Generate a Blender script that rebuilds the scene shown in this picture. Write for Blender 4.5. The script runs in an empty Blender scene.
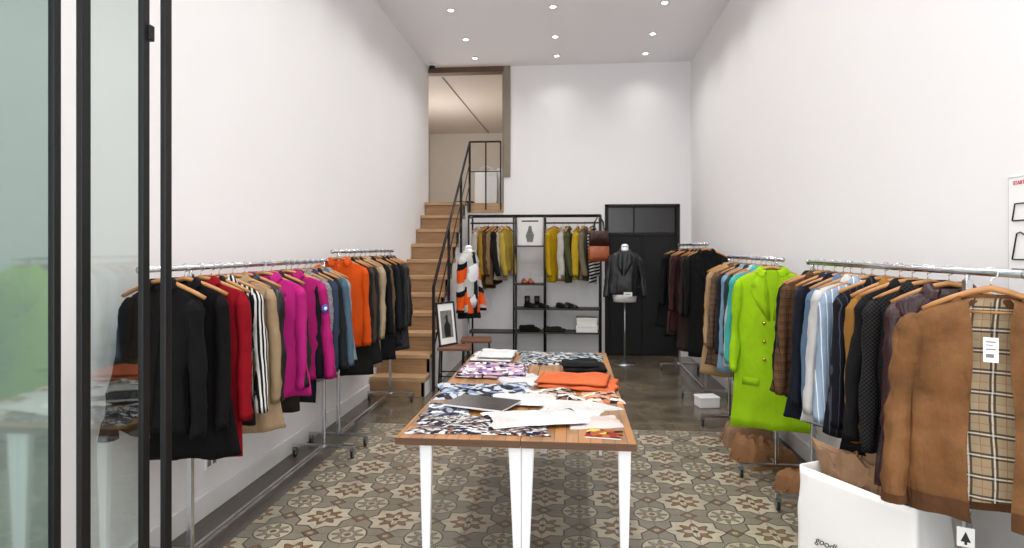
import bpy, math, random, bmesh
from mathutils import Vector, noise, Matrix
random.seed(11)
S=bpy.context.scene
COL=S.collection
try:
    S.view_settings.view_transform='Standard'
except Exception: pass

# ---------------------------------------------------------------- helpers
def lin(c):
    return tuple(((v/255)/12.92 if v/255<=0.04045 else ((v/255+0.055)/1.055)**2.4) for v in c)+(1.0,)

class E:
    nt=None
    def __init__(s,v): s.v=v
    @staticmethod
    def m(op,*a):
        n=E.nt.nodes.new('ShaderNodeMath'); n.operation=op
        for i,x in enumerate(a):
            if isinstance(x,E): x=x.v
            if isinstance(x,(int,float)): n.inputs[i].default_value=x
            else: E.nt.links.new(x,n.inputs[i])
        return E(n.outputs[0])
    def __add__(a,b): return E.m('ADD',a,b)
    def __sub__(a,b): return E.m('SUBTRACT',a,b)
    def __rsub__(a,b): return E.m('SUBTRACT',b,a)
    def __mul__(a,b): return E.m('MULTIPLY',a,b)
    def __truediv__(a,b): return E.m('DIVIDE',a,b)
    def __lt__(a,b): return E.m('LESS_THAN',a,b)
    def __gt__(a,b): return E.m('GREATER_THAN',a,b)
    def abs(a): return E.m('ABSOLUTE',a)
    def fract(a): return E.m('FRACT',a)
    def sqrt(a): return E.m('SQRT',a)
    def cos(a): return E.m('COSINE',a)
    def pw(a,k): return E.m('POWER',a,k)
def emax(a,b): return E.m('MAXIMUM',a,b)
def emin(a,b): return E.m('MINIMUM',a,b)

def newmat(name):
    m=bpy.data.materials.new(name); m.use_nodes=True
    nt=m.node_tree; b=nt.nodes['Principled BSDF']; E.nt=nt
    return m,nt,b
def coords(nt):
    tc=nt.nodes.new('ShaderNodeTexCoord'); sp=nt.nodes.new('ShaderNodeSeparateXYZ')
    nt.links.new(tc.outputs['Object'],sp.inputs[0])
    return tc,E(sp.outputs[0]),E(sp.outputs[1]),E(sp.outputs[2])
def mix(nt,f,a,b):
    n=nt.nodes.new('ShaderNodeMix'); n.data_type='RGBA'
    if isinstance(f,E): f=f.v
    for k,v in ((0,f),(6,a),(7,b)):
        if isinstance(v,(int,float,tuple)): n.inputs[k].default_value=v
        else: nt.links.new(v,n.inputs[k])
    return n.outputs[2]
def noisetex(nt,tc,scale,detail=3,rough=.5,stretch=None):
    n=nt.nodes.new('ShaderNodeTexNoise'); n.inputs['Scale'].default_value=scale
    n.inputs['Detail'].default_value=detail; n.inputs['Roughness'].default_value=rough
    if stretch:
        mp=nt.nodes.new('ShaderNodeMapping'); mp.inputs['Scale'].default_value=stretch
        nt.links.new(tc.outputs['Object'],mp.inputs[0]); nt.links.new(mp.outputs[0],n.inputs['Vector'])
    else: nt.links.new(tc.outputs['Object'],n.inputs['Vector'])
    return n.outputs[0]
def bump(nt,b,h,strength=.2,dist=.002):
    n=nt.nodes.new('ShaderNodeBump'); n.inputs['Strength'].default_value=strength; n.inputs['Distance'].default_value=dist
    nt.links.new(h,n.inputs['Height']); nt.links.new(n.outputs[0],b.inputs['Normal']); return n

def simple(name,c,rough=.5,metal=0,var=.06,nscale=6,bmp=0):
    m,nt,b=newmat(name); tc,x,y,z=coords(nt)
    c=lin(c); d=tuple(v*(1-var*2.5) for v in c[:3])+(1,)
    nz=noisetex(nt,tc,nscale)
    nt.links.new(mix(nt,nz,c,d),b.inputs['Base Color'])
    b.inputs['Roughness'].default_value=rough; b.inputs['Metallic'].default_value=metal
    if bmp: bump(nt,b,noisetex(nt,tc,nscale*12),bmp,.002)
    return m

CC={}
def cloth(c,pat='plain',c2=(230,230,225),sc=30,c3=None):
    key=(c,pat,c2,sc,c3)
    if key in CC: return CC[key]
    m,nt,b=newmat('fabric_'+pat); tc,x,y,z=coords(nt)
    a=lin(c); bb=lin(c2); rough=.85
    big=noisetex(nt,tc,5,4)
    base=mix(nt,(E(big)-.3)*1.2,tuple(v*.66 for v in a[:3])+(1,),tuple(min(1,v*1.06) for v in a[:3])+(1,))
    if pat=='stripe': base=mix(nt,((x+y*.6)*sc).fract()<.45,base,bb)
    elif pat=='hstripe': base=mix(nt,((z+y*.3)*sc).fract()<.45,base,bb)
    elif pat=='pinstripe': base=mix(nt,((x+y*.3)*sc).fract()<.14,base,bb)
    elif pat in('plaid','burberry'):
        cc=lin(c3 or (30,28,30))
        fx=((x+y*.5)*sc).fract(); fz=(z*sc).fract()
        h=mix(nt,(fx<.3)*.5,base,bb); h=mix(nt,(fz<.3)*.5,h,bb)
        lw=.045 if pat=='burberry' else .04
        h=mix(nt,emax(((fx-.40).abs()<lw),((fz-.40).abs()<lw))*.85,h,cc)
        if pat=='burberry':
            h=mix(nt,emax(((fx-.58).abs()<lw),((fz-.58).abs()<lw))*.85,h,cc)
            h=mix(nt,emax(((fx-.49).abs()<.03),((fz-.49).abs()<.03))*.7,h,lin((236,230,216)))
            h=mix(nt,emax(((fx-.98).abs()<.018),((fz-.98).abs()<.018))*.5,h,lin((160,50,46)))
        base=h
    elif pat=='check':
        base=mix(nt,((((x*sc).fract()<.5)-((z*sc).fract()<.5)).abs()),base,bb)
    elif pat in('print','bars'):
        v=nt.nodes.new('ShaderNodeTexVoronoi'); v.inputs['Scale'].default_value=sc
        if pat=='bars':
            mp=nt.nodes.new('ShaderNodeMapping'); mp.inputs['Scale'].default_value=(1,2.6,.4); mp.inputs['Rotation'].default_value=(0,0,.5)
            nt.links.new(tc.outputs['Object'],mp.inputs[0]); nt.links.new(mp.outputs[0],v.inputs['Vector']); v.distance='CHEBYCHEV'
        else: nt.links.new(tc.outputs['Object'],v.inputs['Vector'])
        sp=nt.nodes.new('ShaderNodeSeparateColor'); nt.links.new(v.outputs['Color'],sp.inputs[0])
        base=mix(nt,E(sp.outputs[0])>.55,base,bb)
        if c3: base=mix(nt,E(sp.outputs[1])>.72,base,lin(c3))
        base=mix(nt,E(sp.outputs[2])>.78,base,lin((28,28,40)))
    elif pat=='racing':
        ax=x.abs()
        base=mix(nt,(ax>.14)*((z*3.2+ax*2).fract()<.5),base,bb)
        base=mix(nt,(ax>.14)*(((z*3.2+ax*2).fract()-.60).abs()<.11),base,lin((20,20,22)))
        base=mix(nt,(ax<.14)*(z<-.62)*1.0,base,bb)
        base=mix(nt,(ax<.04)*1.0,base,lin((30,30,34)))
    elif pat=='tweed':
        n=noisetex(nt,tc,160,2); base=mix(nt,(E(n)-.42)*4,base,bb)
    elif pat=='leather': rough=.36
    elif pat=='suede':
        n=noisetex(nt,tc,6,7,.65); base=mix(nt,(E(n)-.32)*2.2,base,bb); rough=.8
    nt.links.new(base,b.inputs['Base Color']); b.inputs['Roughness'].default_value=rough
    if pat!='leather': b.inputs['Specular IOR Level'].default_value=.15
    b1=bump(nt,b,noisetex(nt,tc,60 if pat=='leather' else 220,3),.3,.0015)
    b2=nt.nodes.new('ShaderNodeBump'); b2.inputs['Strength'].default_value=.8; b2.inputs['Distance'].default_value=.02
    nt.links.new(noisetex(nt,tc,1.0,5,.6,(17,17,5)),b2.inputs['Height']); nt.links.new(b2.outputs[0],b1.inputs['Normal'])
    CC[key]=m; return m

def link(o,parent=None,mat=None):
    COL.objects.link(o)
    if parent: o.parent=parent
    if mat: o.data.materials.append(mat)
    return o
def empty(name,loc,rz=0,label=None,cat=None,group=None,structure=False):
    o=bpy.data.objects.new(name,None); o.empty_display_size=.1
    o.location=loc; o.rotation_euler=(0,0,rz); COL.objects.link(o)
    tag(o,label,cat,group,structure); return o
def tag(o,label=None,cat=None,group=None,structure=False):
    if label: o['label']=label
    if cat: o['category']=cat
    if group: o['group']=group
    if structure: o['kind']='structure'
    return o
def mobj(name,v,f,mat,parent=None,smooth=True,loc=None):
    me=bpy.data.meshes.new(name); me.from_pydata([tuple(p) for p in v],[],f); me.update()
    bm=bmesh.new(); bm.from_mesh(me); bmesh.ops.recalc_face_normals(bm,faces=bm.faces); bm.to_mesh(me); bm.free()
    if smooth:
        me.polygons.foreach_set('use_smooth',[True]*len(me.polygons))
    o=bpy.data.objects.new(name,me); link(o,parent,mat)
    if loc: o.location=loc
    return o
def boxes(name,lst,mat,parent=None,bev=0,loc=None,seg=2):
    me=bpy.data.meshes.new(name); out=bmesh.new()
    for (x0,x1,y0,y1,z0,z1) in lst:
        bm=bmesh.new(); bmesh.ops.create_cube(bm,size=1)
        for v in bm.verts:
            v.co=Vector(((x0+x1)/2+v.co.x*(x1-x0),(y0+y1)/2+v.co.y*(y1-y0),(z0+z1)/2+v.co.z*(z1-z0)))
        if bev: bmesh.ops.bevel(bm,geom=bm.edges[:],offset=min(bev,.45*min(x1-x0,y1-y0,z1-z0)),segments=seg,affect='EDGES',profile=.5)
        t=bpy.data.meshes.new('t'); bm.to_mesh(t); bm.free(); out.from_mesh(t); bpy.data.meshes.remove(t)
    out.to_mesh(me); out.free()
    o=bpy.data.objects.new(name,me); link(o,parent,mat)
    if loc: o.location=loc
    return o
def loft(rings,closed=True,cap0=True,cap1=True):
    n=len(rings[0]); v=[p for r in rings for p in r]; f=[]
    for i in range(len(rings)-1):
        for j in range(n if closed else n-1):
            k=(j+1)%n; f.append((i*n+j,i*n+k,(i+1)*n+k,(i+1)*n+j))
    if closed and cap0: f.append(tuple(range(n)))
    if closed and cap1: f.append(tuple((len(rings)-1)*n+j for j in range(n)))
    return v,f
def tube(name,pts,r,mat,parent=None,seg=10,flat=1.0):
    pts=[Vector(p) for p in pts]; rings=[]; N=len(pts)
    if not isinstance(r,(list,tuple)): r=[r]*N
    up=None
    for i,p in enumerate(pts):
        t=(pts[min(i+1,N-1)]-pts[max(i-1,0)]).normalized()
        if up is None: up=Vector((0,0,1)) if abs(t.z)<.9 else Vector((0,1,0))
        a=t.cross(up).normalized(); b=a.cross(t).normalized(); up=b
        rings.append([p+a*math.cos(2*math.pi*j/seg)*r[i]+b*math.sin(2*math.pi*j/seg)*r[i]*flat for j in range(seg)])
    v,f=loft(rings); return mobj(name,v,f,mat,parent)
def revolve(name,prof,mat,parent=None,seg=24,loc=None):
    rings=[[Vector((r*math.cos(2*math.pi*j/seg),r*math.sin(2*math.pi*j/seg),z)) for j in range(seg)] for r,z in prof]
    v,f=loft(rings); return mobj(name,v,f,mat,parent,True,loc)
def arc(cx,cz,r,a0,a1,n=10,y=0):
    return [(cx+r*math.cos(math.radians(a0+(a1-a0)*i/n)),y,cz+r*math.sin(math.radians(a0+(a1-a0)*i/n))) for i in range(n+1)]
def plate(name,poly,y,th,mat,parent):
    n=len(poly)
    v=[(p[0],y,p[1]) for p in poly]+[(p[0],y+th,p[1]) for p in poly]
    f=[tuple(range(n)),tuple(range(2*n-1,n-1,-1))]+[(i,(i+1)%n,n+(i+1)%n,n+i) for i in range(n)]
    return mobj(name,v,f,mat,parent,False)
def text(name,body,size,mat,parent,loc,rot,shear=0,ext=.0006):
    c=bpy.data.curves.new(name,'FONT'); c.body=body; c.size=size; c.extrude=ext; c.shear=shear
    c.align_x='CENTER'; c.align_y='CENTER'
    t=bpy.data.objects.new(name,c); COL.objects.link(t)
    dg=bpy.context.evaluated_depsgraph_get(); me=bpy.data.meshes.new_from_object(t.evaluated_get(dg))
    bpy.data.objects.remove(t)
    o=bpy.data.objects.new(name,me); me.materials.clear(); link(o,parent,mat); o.location=loc; o.rotation_euler=rot
    return o

# ---------------------------------------------------------------- materials
M={}
M['wall']=simple('white_plaster',(241,240,241),.75,0,.012,2,.05)
M['ceil']=simple('ceiling_paint',(245,244,247),.8,0,.01,2)
M['white']=simple('white_paint',(236,236,236),.4,0,.02)
M['whitegloss']=simple('white_lacquer',(240,241,243),.3,0,.02)
M['black']=simple('black_metal',(18,18,20),.4,.3,.05)
M['doorblk']=simple('black_door_paint',(10,10,11),.7,0,.1)
M['rubber']=simple('black_rubber',(22,22,24),.6)
M['chrome']=simple('chrome',(205,208,212),.18,1,.03)
M['steel']=simple('brushed_steel',(165,168,172),.33,1,.05)
M['hang']=simple('hanger_wood',(190,134,76),.4,0,.15,14)
M['paper']=simple('white_paper',(240,240,238),.7,0,.02)
M['kraft']=simple('kraft_paper',(150,116,86),.8,0,.08,8)
M['tan']=simple('tan_paper',(150,106,68),.8,0,.10,8)
M['beige']=simple('beige_plaster',(214,208,200),.8,0,.03)
M['concrete']=simple('raw_concrete',(150,140,126),.9,0,.12,12,.3)
M['lintel']=simple('brown_timber',(104,78,58),.6,0,.15,10)
M['gold']=simple('gold_metal',(212,175,90),.25,1)
M['ink']=simple('black_ink',(20,20,22),.6)
M['red']=simple('red_ink',(200,45,40),.6)
M['frame']=simple('dark_frame',(36,32,30),.5)
M['grey']=simple('grey_print',(150,150,148),.7,0,.3,25)
M['lgrey']=simple('grey_edge_shadow',(205,205,205),.6,0,.02)

def wood(name,c1,c2,sc,axis='x',rough=.4,plank=None):
    m,nt,b=newmat(name); tc,x,y,z=coords(nt)
    st=(2,22,22) if axis=='x' else (22,2,22)
    n=noisetex(nt,tc,sc,5,.6,st)
    col=mix(nt,(E(n)-.35)*2.2,lin(c1),lin(c2))
    if plank:
        a=(x/plank); fl=E.m('FLOOR',a)
        h=E.m('FRACT',(E.m('SINE',fl*12.9898)*43758.5))
        yy=E.m('FLOOR',y*2.2+h*3); h2=E.m('FRACT',(E.m('SINE',fl*12.9898+yy*78.233)*43758.5))
        col=mix(nt,h2*.7,col,lin((88,54,28)))
        col=mix(nt,(h2>.75)*.6,col,lin((190,128,60)))
        col=mix(nt,(a.fract()<.05),col,lin((48,30,18)))
    nt.links.new(col,b.inputs['Base Color']); b.inputs['Roughness'].default_value=rough
    bump(nt,b,n,.15,.001)
    return m
M['table']=wood('table_planks',(174,126,74),(130,88,48),1.5,'y',.35,.05)
M['tableedge']=wood('table_edge',(98,66,40),(66,42,26),1.5,'x',.45)
M['stair']=wood('stair_wood',(190,154,114),(152,116,82),2,'x',.55)
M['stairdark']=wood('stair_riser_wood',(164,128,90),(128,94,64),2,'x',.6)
M['stool']=wood('stool_wood',(120,78,50),(86,54,34),2,'x',.45)

def glassmat(name,tint,base,gc,ro):
    m,nt,b=newmat(name); out=nt.nodes['Material Output']
    tr=nt.nodes.new('ShaderNodeBsdfTransparent'); tr.inputs[0].default_value=tint
    gl=nt.nodes.new('ShaderNodeBsdfGlossy'); gl.inputs['Roughness'].default_value=ro; gl.inputs[0].default_value=gc
    ly=nt.nodes.new('ShaderNodeLayerWeight'); ly.inputs[0].default_value=.5
    ms=nt.nodes.new('ShaderNodeMixShader')
    fac=E(ly.outputs['Facing']).pw(2.5)*.7+base
    nt.links.new(fac.v,ms.inputs[0]); nt.links.new(tr.outputs[0],ms.inputs[1]); nt.links.new(gl.outputs[0],ms.inputs[2]); nt.links.new(ms.outputs[0],out.inputs[0])
    return m
M['glass']=glassmat('door_glass',(.34,.46,.43,1),.30,(.66,.78,.74,1),.045)
M['glass2']=glassmat('clear_door_glass',(.78,.85,.83,1),.14,(.66,.72,.70,1),.03)
m,nt,b=newmat('transom_glass'); b.inputs['Roughness'].default_value=.25
tc,x,y,z=coords(nt); n=noisetex(nt,tc,2); nt.links.new(mix(nt,n,lin((24,24,26)),lin((48,46,44))),b.inputs['Base Color'])
M['transom']=m
m,nt,b=newmat('lamp_lens'); b.inputs['Emission Color'].default_value=(1,.97,.9,1); b.inputs['Emission Strength'].default_value=14
M['lens']=m

# floor
m,nt,b=newmat('patterned_tile_floor'); tc,x,y,z=coords(nt)
P=.42
u=((x+10.03)/P).fract()-.5; v=((y+10.1)/P).fract()-.5
a=u.abs(); c=v.abs(); r=(a*a+c*c).sqrt(); th=E.m('ARCTAN2',v,u)
ca=.5-a; cc_=.5-c
rc=(ca*ca+cc_*cc_).sqrt(); thc=E.m('ARCTAN2',cc_,ca)
BE=lin((176,167,146)); DK=lin((64,58,52)); GR=lin((127,121,107)); RU=lin((116,90,66))
col=mix(nt,0.0,GR,GR)
def oct_(k): return emax(emax(a,c)<k,((a+c)*.7071)<k)
col=mix(nt,oct_(.300),col,DK)
col=mix(nt,oct_(.278),col,BE)
col=mix(nt,r<((th*8).cos()*.045+.205),col,DK)
col=mix(nt,r<((th*8).cos()*.045+.185),col,RU)
col=mix(nt,r<((th*4).cos()*.05+.105),col,BE)
col=mix(nt,r<.038,col,DK)
col=mix(nt,rc<.255,col,DK)
col=mix(nt,rc<.236,col,BE)
col=mix(nt,rc<((thc*8).cos()*.05+.165),col,DK)
col=mix(nt,rc<((thc*8).cos()*.05+.145),col,GR)
col=mix(nt,rc<.075,col,BE)
col=mix(nt,rc<.045,col,RU)
e1=ca+c; e2=a+cc_
col=mix(nt,emin(e1,e2)<.13,col,DK)
col=mix(nt,emin(e1,e2)<.10,col,RU)
col=mix(nt,emin(e1,e2)<.045,col,BE)
gx=emin(emin(a,c),emin(ca,cc_))<.006
col=mix(nt,gx*.6,col,lin((74,67,58)))
w1=noisetex(nt,tc,3,5,.65)
col=mix(nt,emin(emax((E(w1)-.44)*2.0,0.0),.45),col,lin((108,100,86)))
w2=noisetex(nt,tc,1.6,6,.7)
conc=mix(nt,(E(w2)-.3)*2.2,lin((60,54,46)),lin((128,116,98)))
border=mix(nt,(E(w2)-.3)*2,lin((70,66,58)),lin((102,96,86)))
bx=((x+10.03)/.21).fract(); by=((y+10.1)/.21).fract()
border=mix(nt,(emax((bx-.5).abs(),(by-.5).abs())>.485)*.6,border,lin((50,46,42)))
conc=mix(nt,(emax((bx-.5).abs(),(by-.5).abs())>.485)*.35,conc,lin((50,46,42)))
inside=(x>-1.80)*(x<1.57)
t=mix(nt,inside,border,col)
fin=mix(nt,y<5.5,conc,t)
nt.links.new(fin,b.inputs['Base Color'])
rr=E(w2)*.30+.20-(y>5.5)*.12; nt.links.new(rr.v,b.inputs['Roughness'])
bump(nt,b,w1,.10,.003)
M['floor']=m

# ---------------------------------------------------------------- room shell
XL,XR,YB,ZC=-2.12,1.72,9.30,4.25
YF=-1.2
def st(o): o['kind']='structure'; return o
st(boxes('floor',[(-3.4,3.0,-4,YB,-.1,0),(.4,1.65,YB,YB+.3,-.1,0)],M['floor']))
st(boxes('ceiling',[(XL-.15,XR+.15,YF,YB+.15,ZC,ZC+.1)],M['ceil']))
st(boxes('wall_left',[(XL-.15,XL,YF,YB+.0,0,ZC)],M['wall']))
st(boxes('wall_right',[(XR,XR+.15,YF,YB+.0,0,ZC)],M['wall']))
OX=-.99; LZ=2.23; TZ=4.17
DX0,DX1,DZ=.49,1.56,2.2
st(boxes('wall_back',[(XL-.15,OX,YB,YB+.15,0,LZ-.14),(OX,DX0,YB,YB+.15,0,ZC),(DX0,DX1,YB,YB+.15,DZ,ZC),(DX1,XR+.15,YB,YB+.15,0,ZC)],M['wall']))
SY=6.50
st(boxes('baseboard_left',[(XL,XL+.015,YF,SY-.01,0,.13)],M['white'],None,.004))
st(boxes('baseboard_right',[(XR-.015,XR,YF,YB,0,.13)],M['white'],None,.004))
st(boxes('baseboard_back',[(-1.50,DX0-.06,YB-.015,YB,0,.10)],M['white'],None,.004))
# mezzanine
st(boxes('floor_upper',[(-3.2,OX-.001,YB+.001,YB+.15,LZ-.139,LZ),(-3.2,OX+.3,YB+.151,14.2,LZ-.14,LZ)],M['stair']))
st(boxes('trim_1',[(-1.52,OX,YB-.02,YB-.001,LZ-.14,LZ)],M['stair'],None,.004))
st(boxes('ceiling_upper',[(-3.2,OX+.3,YB+.151,14.2,TZ,TZ+.1)],M['beige']))
st(boxes('wall_upper_back',[(-3.2,OX+.3,14.2,14.3,LZ,TZ)],M['beige']))
st(boxes('wall_upper_left',[(-3.3,-3.2,YB+.15,14.2,LZ,TZ)],M['beige']))
st(boxes('wall_upper_right',[(OX+.12,OX+.3,YB+.151,14.2,LZ,TZ)],M['beige']))
st(boxes('trim_2',[(XL,OX,YB-.02,YB+.15,TZ,ZC-.001)],M['lintel'],None,.004))
st(boxes('trim_3',[(OX,OX+.10,YB-.025,YB-.001,LZ+.38,ZC-.001),(OX-.02,OX,YB-.025,YB+.15,LZ+.0,TZ)],M['concrete'],None,.006))
tube('ceiling_conduit',[(-1.95,9.5,TZ-.01),(-1.9,12,TZ-.01),(-1.85,14.15,TZ-.01)],.007,M['concrete'])
tag(bpy.data.objects['ceiling_conduit'],'thin grey cable conduit running along the mezzanine ceiling','conduit')

# back door
def doorleaf(name,x0,x1):
    e=empty(name,((x0+x1)/2,YB+.08,0),0,structure=True); w=(x1-x0)/2
    boxes('door_panel',[(-w,w,-.02,.02,.01,1.745)],M['doorblk'],e,.004)
    boxes('stile',[(-w,-w+.035,-.026,-.02,.01,1.74),(w-.035,w,-.026,-.02,.01,1.74)],M['doorblk'],e,.002)
    tube('handle',[(w-.035,-.025,1.0),(w-.035,-.065,1.0),(w-.10,-.065,1.0)],.007,M['steel'],e)
doorleaf('door_1',DX0+.05,(DX0+DX1)/2-.002); doorleaf('door_2',(DX0+DX1)/2+.002,DX1-.05)
st(boxes('trim_4',[(DX0,DX0+.05,YB-.01,YB+.15,0,DZ),(DX1-.05,DX1,YB-.01,YB+.15,0,DZ),(DX0,DX1,YB-.01,YB+.15,DZ-.04,DZ),(DX0+.05,DX1-.05,YB+.05,YB+.11,1.745,1.79)],M['doorblk'],None,.002))
e=empty('window_1',((DX0+DX1)/2,YB+.08,1.79),0,structure=True)
boxes('glass_pane',[(-.48,.48,-.004,.004,0,.37)],M['transom'],e)
boxes('mullion',[(-.12,-.10,-.02,.02,0,.37)],M['doorblk'],e)
st(boxes('wall_door_recess',[(DX0-.1,DX1+.1,YB+.16,YB+.2,0,DZ+.1)],M['doorblk']))

# glass folding doors near the front
def gdoor(name,y0,y1,x=-1.35,H=3.3,s0=.03,s1=.03,g='glass'):
    e=empty(name,(x,y0,0),0,structure=True); L=y1-y0
    boxes('door_frame',[(-.009,.009,0,s0,0,H),(-.009,.009,L-s1,L,0,H),(-.009,.009,s0,L-s1,0,.09),(-.009,.009,s0,L-s1,H-.06,H)],M['black'],e,.002)
    mobj('glass_pane',[(0,s0,.09),(0,L-s1,.09),(0,L-s1,H-.06),(0,s0,H-.06)],[(0,1,2,3)],M[g],e,False)
    for hz in (.35,2.24): boxes('hinge',[(-.012,.018,L-.012,L+.012,hz-.025,hz+.025)],M['black'],e,.003)
gdoor('door_3',.80,1.555,s1=.024)
gdoor('door_4',1.625,1.908,s0=.034,s1=.032,g='glass2')
st(boxes('trim_5',[(-1.36,-1.34,1.985,2.02,0,3.3)],M['black'],None,.003))
st(boxes('trim_6',[(-1.37,-1.33,.2,2.02,3.3,3.4)],M['black'],None,.003))

# ---------------------------------------------------------------- downlights
for row in range(9):
    y=[8.85,8.05,7.05,6.05,5.05,4.05,3.05,2.05,1.05][row]
    for x in (-1.35,-.2,1.02):
        e=empty('ceiling_downlight',(x,y,ZC),0,'small round recessed white ceiling spotlight, lit','ceiling light','ceiling spotlights')
        revolve('trim_ring',[(.033,-.001),(.033,-.010),(.046,-.010),(.050,0)],M['white'],e,20)
        revolve('lens',[(.0,-.004),(.032,-.004),(.032,-.009),(0,-.009)],M['lens'],e,16)
        ld=bpy.data.lights.new('spot','SPOT'); ld.energy=16 if row==0 else 42; ld.spot_size=math.radians(136); ld.spot_blend=1; ld.shadow_soft_size=.06; ld.color=(1,.97,.935)
        lo=bpy.data.objects.new('bulb',ld); COL.objects.link(lo); lo.parent=e; lo.location=(0,0,-.03)
ld=bpy.data.lights.new('mezz','POINT'); ld.energy=58; ld.shadow_soft_size=.7; ld.color=(1,.97,.94)
lo=bpy.data.objects.new('mezzanine_fill',ld); COL.objects.link(lo); lo.location=(-2.4,11.2,3.0)  # soft fill light added to brighten the mezzanine, no fixture modelled
ld=bpy.data.lights.new('daylight','AREA'); ld.shape='RECTANGLE'; ld.size=3.6; ld.size_y=3.2; ld.energy=125; ld.color=(.985,.985,1)
lo=bpy.data.objects.new('shopfront_daylight',ld); COL.objects.link(lo); lo.location=(-.2,-1.3,2.0); lo.rotation_euler=(math.radians(97),0,0)
W=bpy.data.worlds.new('w'); S.world=W; W.use_nodes=True
bg=W.node_tree.nodes['Background']; bg.inputs[0].default_value=(.95,.96,1,1); bg.inputs[1].default_value=.95

e=empty('security_camera',(-2.02,9.1,4.25),0,'small white dome security camera on the ceiling corner','camera')
revolve('mount',[(0,0),(.05,0),(.05,-.03),(0,-.03)],M['white'],e)
revolve('dome',[(.045,-.03),(.042,-.055),(.025,-.075),(0,-.08)],M['doorblk'],e)

# ---------------------------------------------------------------- stairs
e=empty('staircase',(-1.82,SY,0),0,'steep straight wooden staircase with white side, against wall','staircase')
NS=11; rise=LZ/NS; run=(YB-.004-SY)/NS
for i in range(NS):
    boxes('step',[(-.29,.30,i*run-.02*(i>0),(i+1)*run,(i+1)*rise-.045,(i+1)*rise)],M['stair'],e,.004)
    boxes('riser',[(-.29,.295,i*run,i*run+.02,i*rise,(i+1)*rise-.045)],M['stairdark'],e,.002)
poly=[(0,0)]
for i in range(NS):
    poly+= [(i*run,(i+1)*rise-.05),((i+1)*run,(i+1)*rise-.05)]
poly.append((NS*run-.001,0))
v=[(.26,p[0]+.0,p[1]) for p in poly]+[(.294,p[0],p[1]) for p in poly]; n=len(poly)
f=[tuple(range(n)),tuple(range(2*n-1,n-1,-1))]+[(i,(i+1)%n,n+(i+1)%n,n+i) for i in range(n)]
mobj('side_panel',v,f,M['wall'],e,False)

RX=-1.49
e=empty('stair_railing',(RX,6.78,0),0,'thin black metal handrail running up the staircase and landing','railing')
RY=YB-.05-6.78; sl=LZ/(YB-SY)
def rz(y): return (y+6.78-SY)*sl
tube('handrail',[(0,0,1.14),(0,RY,rz(RY)+.94)],.017,M['black'],e)
for off in (.35,.65): tube('middle_rail',[(0,.02,off+.12),(0,RY,rz(RY)+off-.02)],.008,M['black'],e)
for t0 in (0,.35,.7,1):
    y=RY*t0; boxes('post',[(-.015,.015,y-.015,y+.015,rz(y)-.1 if t0>0 else 0,1.14+(rz(RY)+.94-1.14)*t0)],M['black'],e)
tube('handrail',[(0,RY,rz(RY)+.94),(.46,RY,rz(RY)+.94)],.014,M['black'],e)
for xx in (.24,.46): boxes('post',[(xx-.01,xx+.01,RY-.01,RY+.01,LZ-.1,rz(RY)+.94)],M['black'],e)
tube('middle_rail',[(0,RY,rz(RY)+.5),(.46,RY,rz(RY)+.5)],.007,M['black'],e)

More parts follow.
